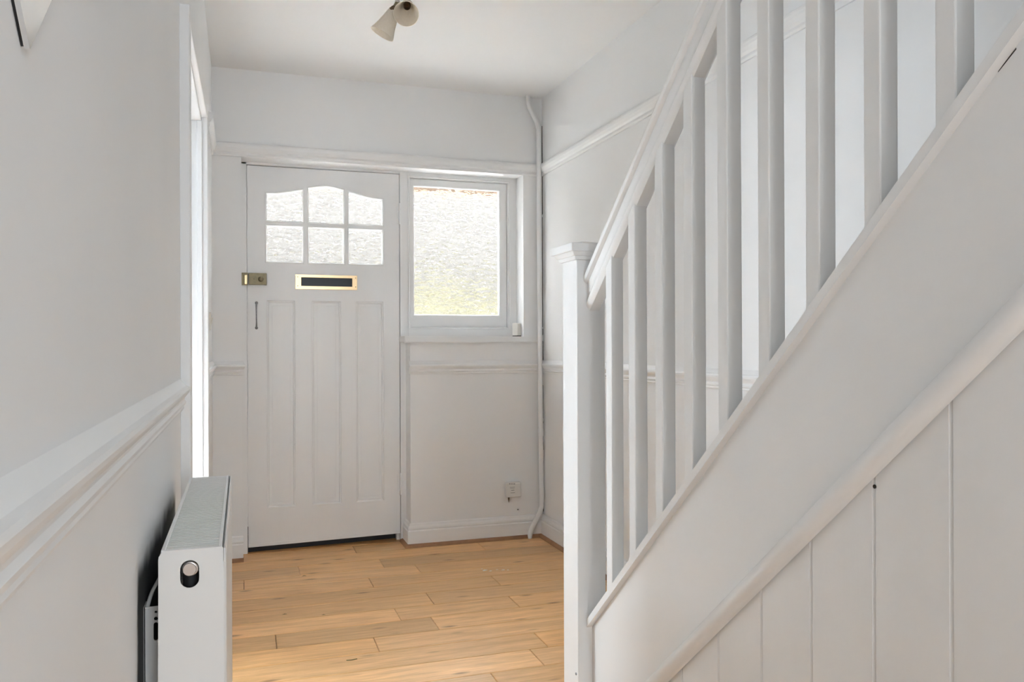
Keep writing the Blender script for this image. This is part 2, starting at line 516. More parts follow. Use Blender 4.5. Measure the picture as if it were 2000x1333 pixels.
def trim(name, prof, A, B, out, label, mat=M_trim, mA=0., mB=0., cat='moulding'):
    return struct(mould(name, prof, A, B, out, mat, None, (0, 0, 1), mA, mB), label, cat)


XL, XRt, YBk = (1, 0, 0), (-1, 0, 0), (0, -1, 0)
trim('trim_1', PIC, (0, D, ZP), (W, D, ZP), YBk, 'white picture rail above the front door and window', mA=1, mB=1)
trim('trim_2', PIC, (0, 3.72, ZP), (0, D, ZP), XL, 'white picture rail between the doorway and the front wall', mB=1)
trim('trim_3', PIC, (W, YB, ZP), (W, D, ZP), XRt, 'white picture rail on the wall beside the stairs', mB=1)
trim('trim_4', DADO, (0, YB, ZD - .002), (0, 2.07, ZD - .002), XL, 'white moulded dado rail above the radiator')
trim('trim_5', DADO, (0, 3.02, ZD), (0, D, ZD), XL, 'short white dado rail between the doorway and the front corner', mB=1)
trim('trim_6', DADO, (0, D, ZD), (XR + .006, D, ZD), YBk, 'short white dado rail beside the lock edge of the front door', mA=1, mB=-.5)
trim('trim_7', DADO, (XM - .008, D, ZD - .008), (W, D, ZD - .012), YBk, 'white dado rail under the window sill', mB=1)
trim('trim_8', DADO, (W, YB, ZD - .008), (W, D, ZD - .012), XRt, 'white dado rail on the wall beside the stairs', mB=1)
trim('baseboard_back', SKIRT, (XM, D, 0), (W, D, 0), YBk, 'white skirting board under the window', cat='skirting', mA=-1, mB=1)
trim('baseboard_reveal', SKIRT, (XM, D, 0), (XM, 4.385, 0), XRt, 'short white skirting return beside the front door hinges', cat='skirting', mA=-1)
trim('baseboard_back_corner', SKIRT, (0, D, 0), (XR + .004, D, 0), YBk, 'short white skirting board between the radiator and the front door', cat='skirting', mA=1)
trim('baseboard_right', SKIRT, (W, YB, 0), (W, D, 0), XRt, 'white skirting board along the wall beside the stairs', cat='skirting', mB=1)
trim('baseboard_left', SKIRT, (0, YB, 0), (0, 2.07, 0), XL, 'white skirting board under the radiator', cat='skirting')
trim('baseboard_left_corner', SKIRT, (0, 3.02, 0), (0, D, 0), XL, 'white skirting board between the doorway and the front corner', cat='skirting', mB=1)
trim('trim_9', QUAD, (XM, D, 0), (W, D, 0), YBk, 'brown oak quadrant bead at the foot of the skirting under the window', M_quad, mA=-1, mB=1)
trim('trim_10', QUAD, (XM, D, 0), (XM, 4.40, 0), XRt, 'brown oak quadrant bead beside the front door hinges', M_quad, mA=-1)
trim('trim_11', QUAD, (0, D, 0), (XR + .006, D, 0), YBk, 'brown oak quadrant bead between the radiator and the front door', M_quad, mA=1)
trim('trim_12', QUAD, (W, 2.02, 0), (W, D, 0), XRt, 'brown oak quadrant bead along the wall beside the stairs', M_quad, mB=1)
trim('trim_13', QUAD, (0, 3.02, 0), (0, D, 0), XL, 'brown oak quadrant bead between the doorway and the front corner', M_quad, mB=1)

# left doorway: lining, stop and architrave
dr = struct(empty('door_2', (0, 2.5, 0)), 'open white doorway with moulded architrave and lining beyond the radiator', 'doorway')
AR = [(0, 0), (.012, 0), (.016, .008), (.013, .014), (.017, .03), (.020, .042), (.024, .048), (.024, .062), (0, .062)]
xn, xf = .0225, .030


def arch_box(name, y0, y1, z0, z1, xa, xb):
    v = [(-.001, y0, z0), (-.001, y1, z0), (-.001, y0, z1), (-.001, y1, z1), (xa, y0, z0), (xb, y1, z0), (xa, y0, z1), (xb, y1, z1)]
    return obj(name, v, [(0, 1, 3, 2), (4, 5, 7, 6), (0, 1, 5, 4), (2, 3, 7, 6), (0, 2, 6, 4), (1, 3, 7, 5)], M_trim, dr, bevel=.003)


arch_box('architrave', 2.07, DL0 + .004, 0, 1.885, xn, xn)
arch_box('architrave', DL1 - .004, 3.02, 0, 1.895, xf, xf)
arch_box('head_architrave', DL0 + .0045, DL1 - .0045, DLH - .004, 1.888, xn, xf)
for nm, (y0, y1) in (('lining', (DL0, DL0 + .02)), ('lining', (DL1 - .012, DL1 + .0))):
    box(nm, -.14, .008, y0, y1, 0, DLH, M_trim, dr, .002)
box('head_lining', -.14, .010, DL0, DL1, DLH - .016, DLH + .0, M_trim, dr, .002)
box('door_stop', -.062, -.028, DL1 - .026, DL1 - .012, 0, DLH - .016, M_trim, dr, .002)
box('door_stop', -.062, -.028, DL0 + .02, DL0 + .034, 0, DLH - .016, M_trim, dr, .002)
box('head_stop', -.062, -.028, DL0 + .02, DL1 - .012, DLH - .03, DLH - .016, M_trim, dr, .002)
box('edge_bead', -.004, .012, DL1 - .017, DL1 - .010, 0, DLH - .016, M_trim, dr, .002)

# ------------------------------------------------------------------ front door
YD = 4.395
def dp(x, y): p = un(x, y, 'y', YD); return (p.x, p.z)
d1 = struct(empty('door_1', (.56, YD, 0)), 'white panelled front door with six obscured glass panes and a letter plate', 'door')
LX0, LX1, LZ1 = .1665, .9545, 2.001
# pane outlines (counter-clockwise as seen, u = X, v = Z)
def arc(pts, n=6):
    out = []
    for i in range(len(pts) - 1):
        p0 = Vector(pts[max(0, i - 1)]); p1 = Vector(pts[i]); p2 = Vector(pts[i + 1]); p3 = Vector(pts[min(len(pts) - 1, i + 2)])
        for k in range(n):
            t = k / n
            q = .5 * ((2 * p1) + (p2 - p0) * t + (2 * p0 - 5 * p1 + 4 * p2 - p3) * t * t + (3 * p1 - p0 - 3 * p2 + p3) * t ** 3)
            out.append((q.x, q.y))
    out.append(tuple(pts[-1])); return out


cx0, cx1, cx2, cx3, cx4, cx5 = (dp(v, 440)[0] for v in (521.5, 590.5, 603.8, 670, 682.3, 746))
zb0, zb1 = dp(633, 513)[1], dp(633, 446.5)[1]
zt0 = dp(633, 434.7)[1]
zsL, zsl2, zsR = dp(522, 380)[1], dp(563, 377)[1], dp(590, 372)[1]
zm0, zmm, zm1 = dp(604, 369.5)[1], dp(635, 366.3)[1], dp(670, 372.5)[1]
zA = (dp(522, 379)[1] + dp(745.7, 391)[1]) / 2
zB = (dp(590, 372)[1] + dp(682, 378)[1]) / 2
zC = (zm0 + zm1) / 2
panes = [rect(cx0, cx1, zb0, zb1), rect(cx2, cx3, zb0, zb1), rect(cx4, cx5, zb0, zb1)]
dx = cx1 - cx0
panes.append([(cx0, zt0), (cx1, zt0)] + arc([(cx1, zB), (cx1 - dx * .4, zA + (zB - zA) * .42), (cx1 - dx * .72, zA + (zB - zA) * .06), (cx0, zA)]))
panes.append([(cx2, zt0), (cx3, zt0)] + arc([(cx3, zC), ((cx2 + cx3) / 2, zmm + .002), (cx2, zC)]))
dx = cx5 - cx4
panes.append([(cx4, zt0), (cx5, zt0)] + arc([(cx5, zA), (cx4 + dx * .72, zA + (zB - zA) * .06), (cx4 + dx * .4, zA + (zB - zA) * .42), (cx4, zB)]))
holes = [inset(p, -.011) for p in panes]
pz1 = dp(635, 587)[1]; pz0 = dp(637, 987)[1]
pxs = [(520, 578.5), (608, 668), (694, 751)]
pan = [rect(dp(a, 790)[0], dp(b, 790)[0], pz0, pz1) for a, b in pxs]
slot = rect(dp(588, 551)[0], dp(688, 551)[0], dp(637, 560)[1], dp(637, 543)[1])
leaf_outer = [(LX0, .031), (LX1, .045), (LX1, LZ1 + .002), (LX0, LZ1)]
plate('leaf', leaf_outer, holes + pan + [slot], XZ(YD), .044, M_door, d1, bevel=.0015)
PMAT = M_glass
for h_, p in zip(holes, panes):
    ring('glazing_bead', h_, [(0, .0), (0, -.001), (.004, -.003), (.0075, -.001), (.009, .006), (.011, .008), (.011, .022)], XZ(YD), M_trim, d1)
    plate('pane', inset(p, -.002), [], XZ(YD + .014), .005, PMAT, d1)
for r_ in pan:
    ring('panel_moulding', r_, [(0, .0), (.0, -.0015), (.004, -.002), (.007, .002), (.012, .004), (.0145, .009), (.0155, .010)], XZ(YD), M_door, d1)
    q = inset(r_, .0135)
    (u0, v0), (u1, v1) = q[0], q[2]
    # flat panel with a raised and fielded centre
    fld = plate('panel', rect(u0, u1, v0, v1), [], XZ(YD + .010), .012, M_door, d1)
    ctr = inset(r_, .030)
    ring('fielding', ctr, [(0, .0101), (.0015, .0085), (.03, .0083)], XZ(YD), M_door, fld)
# letter plate
lp0, lp1 = un(576.5, 537, 'y', YD), un(697.5, 566.3, 'y', YD)
lpz1, lpz0 = (un(576.5, 537, 'y', YD).z + un(697, 538.3, 'y', YD).z) / 2, (un(576.5, 565.3, 'y', YD).z + un(697, 567, 'y', YD).z) / 2
lpl = plate('letter_plate', rect(lp0.x, lp1.x, lpz0, lpz1), [inset(slot, .001)], XZ(YD - .005), .005, M_brass, d1, bevel=.0012)
lpl['label'] = 'polished brass letter plate frame'
box('flap', slot[0][0], slot[1][0], YD + .010, YD + .014, slot[0][1], slot[2][1], M_slot, lpl)
for u, v in ((lp0.x + .0125, lpz0 + .017), (lp0.x + .0125, lpz1 - .013), (lp1.x - .0085, lpz0 + .017), (lp1.x - .0085, lpz1 - .013)):
    lathe('screw', [(.0025, 0), (.0025, .0006)], (u, YD - .0049, v), (0, -1, 0), M_dark, lpl, 10)
# rim lock
k0, k1 = un(485.5, 534, 'y', YD), un(520.5, 557.3, 'y', YD)
lk = box('rim_lock', k0.x, k1.x, YD - .022, YD + .001, k1.z, k0.z, M_oldbrass, d1, .002)
lk['label'] = 'tarnished brass rim latch'
kk = un(509.3, 545.5, 'y', YD - .03)
lathe('lock_knob', [(.006, 0), (.006, .008), (.011, .011), (.013, .016), (.012, .021), (.006, .024)], (kk.x, YD - .0222, kk.z), (0, -1, 0), M_oldbrass, lk, 20)
kk = un(496, 545, 'y', YD - .025)
lathe('snib', [(.004, 0), (.004, .004), (.002, .005)], (kk.x, YD - .0222, kk.z), (0, -1, 0), M_oldbrass, lk, 12)
box('lock_lip', k1.x - .010, k1.x + .001, YD - .004, YD, k1.z - .001, k0.z + .001, M_oldbrass, lk, .001)
# pull handle
h0, h1 = un(501, 592, 'y', YD), un(501, 641, 'y', YD)
ph = tube('pull_handle', [(h0.x, YD - .008, h0.z), (h0.x - .001, YD - .022, h0.z - .025), (h0.x - .001, YD - .028, (h0.z + h1.z) / 2), (h1.x, YD - .022, h1.z + .025), (h1.x, YD - .008, h1.z)],
          lambda t: .0030 + .0022 * abs(2 * t - 1) ** 2, M_pewter, d1, 10)
for q in (h0, h1):
    lathe('handle_foot', [(.0078, 0), (.0078, .003), (.0055, .008), (.003, .010)], (q.x, YD + .0005, q.z), (0, -1, 0), M_pewter, ph, 16)
# bottom bar, threshold and light-blocking bar
plate('weather_bar', [(LX0, .0315), (LX1, .0455), (LX1, .062), (LX0, .048)], [], XZ(YD - .0035), .004, M_door, d1, bevel=.001)
v = [(LX0 - .02, 4.424, 0.0005), (LX1 + .02, 4.482, 0.0005), (LX0 - .02, 4.424, .09), (LX1 + .02, 4.482, .09), (LX0 - .02, 4.56, .0005), (LX1 + .02, 4.56, .0005), (LX0 - .02, 4.56, .09), (LX1 + .02, 4.56, .09)]
obj('threshold', v, [(0, 1, 3, 2), (4, 6, 7, 5), (0, 4, 5, 1), (2, 3, 7, 6), (0, 2, 6, 4), (1, 5, 7, 3)], M_black, d1)
box('light_block_bar', LX0 - .01, LX1 + .01, YD + .042, YD + .16, .052, .13, M_black, d1)  # hidden bar added behind the leaf to block daylight leaking under it
# hinges on the window side
for ya, yb in ((399, 438), (925, 966)):
    a, b = un(781.3, ya, 'y', YD), un(781.3, yb, 'y', YD)
    xk = .9572
    hg = lathe('hinge', [(.0055, 0), (.0055, (a.z - b.z))], (xk, YD - .003, b.z), (0, 0, 1), M_trim, d1, 14)
    for e_ in (a.z, b.z):
        lathe('hinge_finial', [(.0035, -.004), (.0062, -.002), (.0062, .002), (.0035, .004)], (xk, YD - .003, e_), (0, 0, 1), M_trim, hg, 12)
    box('hinge_leaf', xk - .016, xk, YD - .0015, YD + .001, b.z + .004, a.z - .004, M_trim, hg, .0005)
# frame
fr = box('jamb', XR - .002, LX0 - .003, YD - .004, YD + .08, 0, ZHd, M_trim, d1, .002)
box('jamb', LX1 + .003, 1.002, YD - .006, YD + .08, 0, ZHd, M_trim, d1, .002)
box('frame_head', XR - .002, 1.002, YD - .004, YD + .08, LZ1 + .0045, ZHd + .01, M_trim, d1, .002)
box('rebate', LX0 - .02, LX0 + .012, YD + .046, YD + .08, 0, ZHd, M_trim, d1)
box('rebate', LX1 - .012, LX1 + .02, YD + .046, YD + .08, 0, ZHd, M_trim, d1)
box('rebate', LX0, LX1, YD + .046, YD + .08, LZ1 - .012, ZHd, M_trim, d1)
s0, s1 = un(471.8, 533, 'y', YD), un(484.2, 557.6, 'y', YD)
kp = box('lock_keep', s0.x - .001, s1.x, YD - .0075, YD - .003, s1.z, s0.z, M_oldbrass, d1, .001)
b0, b1 = un(476.8, 537, 'y', YD - .02), un(483.4, 556, 'y', YD - .02)
box('keep_block', b0.x, b1.x, YD - .021, YD - .006, b1.z, b0.z, M_brightbrass, kp, .003)

# ------------------------------------------------------------------ window
w1 = struct(empty('window_1', (1.3, 4.39, ZS)), 'white painted casement window of obscured glass beside the front door', 'window')
YW = 4.388
def wp(x, y): p = un(x, y, 'y', YW); return (p.x, p.z)
fz0, fz1 = ZS + .002, ZHd + .004
fx0, fx1 = 1.0005, XE + .003
cz0 = wp(900, 640)[1]; cz1 = (wp(801, 349)[1] + wp(1003, 358)[1]) / 2
cxa, cxb = wp(801, 480)[0], wp(991, 480)[0]
gz0 = wp(892, 615.5)[1]; gz1 = wp(892, 368)[1]
gxa, gxb = wp(809.5, 490)[0], wp(976, 490)[0]
plate('frame', rect(fx0, fx1, fz0, fz1), [rect(cxa, cxb, cz0, cz1)], XZ(YW), .07, M_trim, w1, bevel=.002)
ring('frame_stop', rect(cxa - .012, cxb + .015, cz0 - .010, cz1 + .012), [(0, 0), (0, -.006), (.005, -.008), (.009, -.006), (.010, 0)], XZ(YW), M_trim, w1)
cas = plate('casement', rect(cxa + .0015, cxb - .0015, cz0 + .0015, cz1 - .0015), [rect(gxa - .004, gxb + .004, gz0 - .004, gz1 + .004)], XZ(YW + .010), .045, M_trim, w1, bevel=.002)
ring('glazing_bead', rect(gxa - .0045, gxb + .0045, gz0 - .0045, gz1 + .0045), [(0, 0), (0, -.002), (.003, -.001), (.006, .006), (.006, .016)], XZ(YW + .010), M_trim, cas)
plate('pane', rect(gxa - .004, gxb + .004, gz0 - .004, gz1 + .004), [], XZ(YW + .026), .005, M_glass, cas)
mould('window_sill', [(0, 0), (.0, .028), (-.155, .030), (-.155, 0), (-.033, 0), (-.033, -.006), (-.004, -.006)][::1], (.952, D - .030, 1.089), (1.699, D - .030, 1.089), YBk, M_trim, w1)

# outside: bright paving, hedge and an added backdrop wall toning the obscured panes
g_ = box('garden_path', -8, 10, 4.6, 16, -.25, -.15, M_path); struct(g_, 'pale paved front garden outside the front door', 'ground')
def hedge(name, x0, x1, yy, h, th, label):
    hv = []; hf = []
    nx, nz_ = 60, 14
    for j in range(nz_ + 1):
        for i in range(nx + 1):
            x = x0 + (x1 - x0) * i / nx; z = -.2 + h * j / nz_
            d = noise.noise(Vector((x * 2.3, z * 2.3, 1))) * .18 + noise.noise(Vector((x * 7, z * 7, 4))) * .08
            hv.append((x, yy + d, z + noise.noise(Vector((x * 3, 7, z))) * .08))
    for j in range(nz_):
        for i in range(nx):
            q = j * (nx + 1) + i; hf.append((q, q + 1, q + nx + 2, q + nx + 1))
    o = obj(name, hv, hf, M_hedge, None, True)
    sd = o.modifiers.new('thickness', 'SOLIDIFY'); sd.thickness = -th
    return tag(o, label, 'hedge')
hedge('garden_hedge', -6, 8, 8.7, 1.8, .5, 'blurred yellow green hedge seen through the obscured window')
ln = box('backdrop_wall', -7, 9, 9.4, 9.7, -.2, 3.5, M_backdrop); struct(ln, 'added dark boarded backdrop across the front garden', 'wall')
ln = box('porch_lintel', -.1, 2.0, 4.5645, 4.66, 1.958, 2.5, M_brick); struct(ln, 'orange brick lintel above the outside of the front door', 'lintel')

# ------------------------------------------------------------------ staircase
st = tag(empty('staircase', (1.35, 1.9, 0)), 'white painted staircase with square balusters, moulded handrail and newel post', 'staircase')
NX0, NX1, NY0, NY1 = .95, 1.029, 1.915, 2.013
TC, TR_ = .885, .868      # slopes of string capping and handrail
nw = box('newel_post', NX0, NX1, NY0, NY1, -.012, 1.300, M_stair, st, .003)
z0 = 1.289
def capbox(o0, o1, za, zb, name):
    v = []
    for o_, z in ((o0, za), (o1, zb)):
        v += [(NX0 - o_, NY0 - o_, z), (NX1 + o_, NY0 - o_, z), (NX1 + o_, NY1 + o_, z), (NX0 - o_, NY1 + o_, z)]
    return obj(name, v, [(3, 2, 1, 0), (4, 5, 6, 7)] + [(i, (i + 1) % 4, 4 + (i + 1) % 4, 4 + i) for i in range(4)], M_stair, nw, bevel=.002)
capbox(.006, .009, z0, z0 + .010, 'cap_moulding')
capbox(.011, .019, z0 + .0095, z0 + .0205, 'cap_moulding')
cp = capbox(.0235, .0235, z0 + .020, z0 + .041, 'cap')
capbox(.0205, -.034, z0 + .0405, z0 + .052, 'cap_crown')
scr = un(1125.5, 1317, 'x', NX0)
lathe('screw', [(.0035, 0), (.0035, .002), (.002, .003)], (NX0 + .0005, scr.y, scr.z), (-1, 0, 0), M_pewter, nw, 10)

def slope_sweep(name, prof, ya, za, yb, slope, mat, parent):
    """profile [(x, v)] swept up the flight, v measured vertically"""
    n = len(prof); v = []
    for y in (ya, yb):
        v += [(x, y, za + h + slope * (ya - y)) for x, h in prof]
    f = [(i, (i + 1) % n, (i + 1) % n + n, i + n) for i in range(n)] + [tuple(range(n)), tuple(range(2 * n - 1, n - 1, -1))]
    return obj(name, v, f, mat, parent)

YT = -.62
zc = .347                       # underside of capping's lower edge at the newel
SX0, SX1 = .990, 1.018
cpx = slope_sweep('string_capping', [(.9742, 0), (1.030, 0), (1.030, .0215), (1.0285, .0225), (.9757, .0225), (.9742, .0205)], NY0 + .01, zc - .009, YT, TC, M_stair, st)
strn = slope_sweep('outer_string', [(SX0, -.318), (SX1, -.318), (SX1, .002), (SX0, .002)], NY0 + .01, zc - .009, YT, TC, M_stair, st)
# handrail profile, symmetric about xh
xh = .9985
hp = [(.000, .1010), (.012, .1005), (.022, .0970), (.0280, .0900), (.0295, .0820), (.0275, .0740), (.0225, .0700), (.0185, .0690), (.0185, .0420), (.0165, .0380),
      (.0140, .0340), (.0150, .0290), (.0200, .0265), (.0225, .0200), (.0210, .0110), (.0170, .0050), (.0130, .000)]
prof = [(xh - a, b) for a, b in hp] + [(xh + a, b) for a, b in reversed(hp)][:-1]
hr = slope_sweep('handrail', prof, NY0 + .006, 1.1535, -.2, TR_, M_stair, st)
for p in hr.data.polygons: p.use_smooth = len(p.vertices) == 4
e_ = hr.modifiers.new('edges', 'EDGE_SPLIT'); e_.split_angle = math.radians(35)
bys = [1.7753, 1.6513, 1.5266, 1.4064, 1.2829, 1.1586, 1.0349, .9084, .7824, .659, .535]
for k, y in enumerate(bys):
    zb = zc + TC * (NY0 - y) + .008; zt = 1.1535 + TR_ * (NY0 - y)
    dy = random.uniform(-.002, .002)
    v = []
    for z_, lean in ((0, 0), (1, dy)):
        for x, yy in ((.980, y), (1.012, y), (1.012, y + .032), (.980, y + .032)):
            base = zb + TC * (y - yy) if z_ == 0 else zt + TR_ * (y - yy) + .012
            v.append((x, yy + lean, base))
    obj('baluster', v, [(3, 2, 1, 0), (4, 5, 6, 7)] + [(i, (i + 1) % 4, 4 + (i + 1) % 4, 4 + i) for i in range(4)], M_stair, st, bevel=.0022)
# treads and risers behind the string
for k in range(11):
    yk = 1.945 - .2248 * k; zk = .199 * (k + 1)
    box('riser', SX1, W, yk - .018, yk, max(.0, zk - .199), zk - .02, M_stair, st)
    box('tread', SX1, W, yk - .2248 - .018, yk + .018, zk - .024, zk, M_stair, st, .004)
slope_sweep('wall_string', [(W - .024, -.20), (W, -.20), (W, .02), (W - .024, .02)], 1.96, .34, YT, TC, M_stair, st)

# panelling below the string
sp = tag(empty('spandrel_panelling', (.995, 1.0, 0)), 'white vertical boards with v grooves closing the side under the stairs', 'panelling')
BX = .995
zbe = lambda y: zc - .009 + TC * (NY0 + .01 - y) - .318       # lower edge of string
edges = [NY0 - .001, 1.876, 1.744, 1.610, 1.476, 1.3407, 1.2054, 1.0749, .939, .8052, .671, .537, .403, .269, .135, 0.0, -.135, -.27]
for i in range(len(edges) - 1):
    yb, ya = edges[i], edges[i + 1]
    if yb - ya < .02: continue
    g = .0035
    pts = [(ya, 0), (yb, 0), (yb, zbe(yb) - .001), (ya, zbe(ya) - .001)]
    v = []
    for x, ins in ((BX + .0035, 0), (BX, g)):
        v += [(x, ya + ins, 0), (x, yb - ins, 0), (x, yb - ins, zbe(yb - ins) - .001), (x, ya + ins, zbe(ya + ins) - .001)]
    v += [(BX + .014, ya, 0), (BX + .014, yb, 0), (BX + .014, yb, zbe(yb) - .001), (BX + .014, ya, zbe(ya) - .001)]
    f = [(4, 5, 6, 7), (8, 9, 10, 11)] + [(i_, (i_ + 1) % 4, 4 + (i_ + 1) % 4, 4 + i_) for i_ in range(4)] + [(i_, (i_ + 1) % 4, 8 + (i_ + 1) % 4, 8 + i_) for i_ in range(4)]
    obj('board', v, f, M_board, sp)
br = .0185
hb = [(SX0 + .0045, -br)] + [(SX0 + .001 - br * .98 * math.sin(a), -br * 1.3 * math.cos(a)) for a in [math.pi * i / 12 for i in range(13)]] + [(SX0 + .0045, br)]
bd = slope_sweep('half_round_bead', hb, NY0, zbe(NY0) + .008, YT, TC, M_stair, st)
for p in bd.data.polygons: p.use_smooth = len(p.vertices) == 4
e_ = bd.modifiers.new('edges', 'EDGE_SPLIT'); e_.split_angle = math.radians(40)
kq = un(1709, 951, 'x', BX); lathe('knot_hole', [(.003, 0), (.003, .001)], (BX - .0003, kq.y, kq.z), (-1, 0, 0), M_hole, sp, 10)
# open crack under the capping
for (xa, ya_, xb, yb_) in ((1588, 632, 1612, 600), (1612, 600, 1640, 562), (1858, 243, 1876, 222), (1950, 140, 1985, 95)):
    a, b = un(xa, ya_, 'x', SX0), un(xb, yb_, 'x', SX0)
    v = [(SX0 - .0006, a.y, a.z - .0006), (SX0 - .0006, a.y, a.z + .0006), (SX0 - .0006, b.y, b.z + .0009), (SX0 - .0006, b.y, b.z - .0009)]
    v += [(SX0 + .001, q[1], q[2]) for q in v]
    obj('crack', v, [(0, 1, 2, 3), (7, 6, 5, 4)] + [(i, (i + 1) % 4, 4 + (i + 1) % 4, 4 + i) for i in range(4)], M_darkgrey, strn)

# ------------------------------------------------------------------ radiator
ra = tag(empty('radiator', (.07, 1.56, 0)), 'white double panel radiator with top grille on the wall under the dado rail', 'radiator')
RY0, RY1, RZ0, RZ1 = 1.225, 1.888, .19, .787
RX0, RX1 = .0270, .1125
# end cover with the oblong valve opening, near end and far end
def stadium(cx, cz, hw, hh, n=10):
    return [(cx + hw * math.cos(a), cz + (hh - hw) + hw * math.sin(a)) for a in [math.pi * i / n for i in range(n + 1)]] + \
           [(cx + hw * math.cos(a), cz - (hh - hw) + hw * math.sin(a)) for a in [math.pi + math.pi * i / n for i in range(n + 1)]]
hc = un(370.5, 1122, 'y', RY0)
endo = [(RX0 - .004, RZ0), (RX1, RZ0), (RX1, RZ1 - .003), (RX1 - .002, RZ1), (RX0 + .006, RZ1), (RX0, RZ1 - .008)]
plate('end_cover', endo, [stadium(hc.x, hc.z, .0125, .0195)], XZ(RY0), .0015, M_rad, ra)
plate('end_cover', endo, [], XZ(RY1 - .0015), .0015, M_rad, ra)
box('front_panel', RX1 - .008, RX1 + .0035, RY0 + .012, RY1 - .01, RZ0, RZ1 - .012, M_rad, ra, .004, 3)
box('back_panel', RX0 - .002, RX0 + .009, RY0 + .012, RY1 - .01, RZ0, RZ1 - .012, M_rad, ra, .004, 3)
# convector core
cv = []; cf = []
k = 0; y = RY0 + .03
while y < RY1 - .03:
    b = len(cv)
    for x in (RX0 + .012, RX1 - .012):
        cv += [(x, y, RZ0 + .02), (x, y, RZ1 - .06), (x, y + .0015, RZ1 - .06), (x, y + .0015, RZ0 + .02)]
    cf += [(b, b + 1, b + 5, b + 4), (b + 3, b + 2, b + 6, b + 7), (b + 1, b + 2, b + 6, b + 5), (b, b + 1, b + 2, b + 3), (b + 4, b + 5, b + 6, b + 7)]
    y += .025
o = obj('convector_fins', cv, cf, M_rad, ra); o['kind'] = 'stuff'
# top grille: side rails, end rails and thin slats
for xa, xb in ((RX0 + .003, RX0 + .0085), (RX1 - .0075, RX1 - .0025)):
    box('grille_rail', xa, xb, RY0 + .0015, RY1 - .0015, RZ1 - .010, RZ1 + .0008, M_trim, ra, .001)
for ya, yb in ((RY0 + .0015, RY0 + .009), (RY1 - .006, RY1 - .0015)):
    box('grille_rail', RX0 + .0085, RX1 - .0075, ya, yb, RZ1 - .010, RZ1 + .0003, M_trim, ra, .001)
cv = []; cf = []
y = RY0 + .0135; 
while y < RY1 - .008:
    b = len(cv)
    cv += [(x, yy, z) for x in (RX0 + .008, RX1 - .007) for yy in (y, y + .0068) for z in (RZ1 - .0065, RZ1 - .0008)]
    cf += [tuple(b + q for q in t_) for t_ in BF]
    y += .0108
o = obj('top_grille', cv, cf, M_rad, ra); o['kind'] = 'stuff'
# thin edge strip along the room side of the top
box('edge_strip', RX1 + .0005, RX1 + .0022, RY0 - .006, RY1, RZ1 - .020, RZ1 - .0005, M_trim, ra, .0006)
# valve behind the opening
vl = lathe('valve', [(.0118, -.035), (.0118, -.012), (.0110, -.010), (.0108, .0), (.0098, .001)], (hc.x + .0006, RY0 + .006, hc.z + .006), (0, -1, 0), M_chrome, ra, 28)
lathe('valve_cap', [(.0092, 0), (.0092, .0016), (.0085, .0022)], (hc.x - .0004, RY0 + .0048, hc.z + .0055), (0, -1, 0), M_chrome, vl, 28)
lathe('valve_body', [(.0105, 0), (.0105, .05)], (hc.x, RY0 + .025, hc.z - .05), (0, 0, 1), M_black, vl, 20)
# slotted wall bracket
YBR = 1.300
a0, a1 = un(284, 1187, 'y', YBR), un(304, 1187, 'y', YBR)
def disc(cx, cz, r, n=12): return [(cx + r * math.cos(2 * math.pi * i / n), cz + r * math.sin(2 * math.pi * i / n)) for i in range(n)]
bk = plate('wall_bracket', rect(.0005, RX0 + .002, .24, a0.z), [stadium(.0165, un(297, 1235, 'y', YBR).z, .0033, .0135, 6),
           disc(.0165, un(296.5, 1197, 'y', YBR).z, .0020), disc(.0165, un(296.5, 1210, 'y', YBR).z, .0028)], XZ(YBR), .002, M_rad, ra)
box('bracket_flange', .0, .002, YBR, YBR + .03, .24, a0.z, M_rad, bk)
tube('bracket_clip', [(.004, YBR, a0.z - .004), (.008, YBR + .03, a0.z + .012), (.016, YBR + .09, a0.z + .022), (.022, YBR + .16, a0.z + .028)], .003, M_rad, bk, 8, 5, .5)
for y in (RY0 + .08, RY1 - .08):
    tube('feed_pipe', [(.07, y, RZ0 + .02), (.07, y, RZ0 - .05), (.07, y, -.005)], .0075, M_chrome, ra, 12, 3)

# ------------------------------------------------------------------ mirror on the left wall
tip = un(58.5, 96, 'x', .0055)
hd = .27
mi = tag(empty('wall_mirror', (.007, tip.y, tip.z + hd)), 'frameless square mirror hung cornerwise on the wall above the dado rail', 'mirror')
sq = [(tip.y, tip.z), (tip.y + hd * 1.12, tip.z + hd), (tip.y, tip.z + 2 * hd), (tip.y - hd * 1.12, tip.z + hd)]
plate('backing', inset(sq, .001), [], YZ(.0022), .0020, M_black, mi)
plate('glass', sq, [], YZ(.0055), .0034, M_mirror, mi)

# ------------------------------------------------------------------ boxed things on the walls
ls = tag(empty('light_switch', (0, 3.866, 1.18)), 'small white light switch on the wall between the doorway and the front corner', 'switch')
za, zb = un(408.5, 645, 'x', 0).z, un(408.5, 611, 'x', 0).z
box('switch_plate', .0, .009, 3.825, 3.907, za, zb, M_cream, ls, .002)
v = [(.009, 3.858, za + .022), (.009, 3.874, za + .022), (.009, 3.858, zb - .022), (.009, 3.874, zb - .022), (.011, 3.858, za + .022), (.011, 3.874, za + .022), (.016, 3.858, zb - .022), (.016, 3.874, zb - .022)]
obj('rocker', v, [(0, 1, 3, 2), (4, 5, 7, 6), (0, 1, 5, 4), (2, 3, 7, 6), (0, 2, 6, 4), (1, 3, 7, 5)], M_cream, ls)

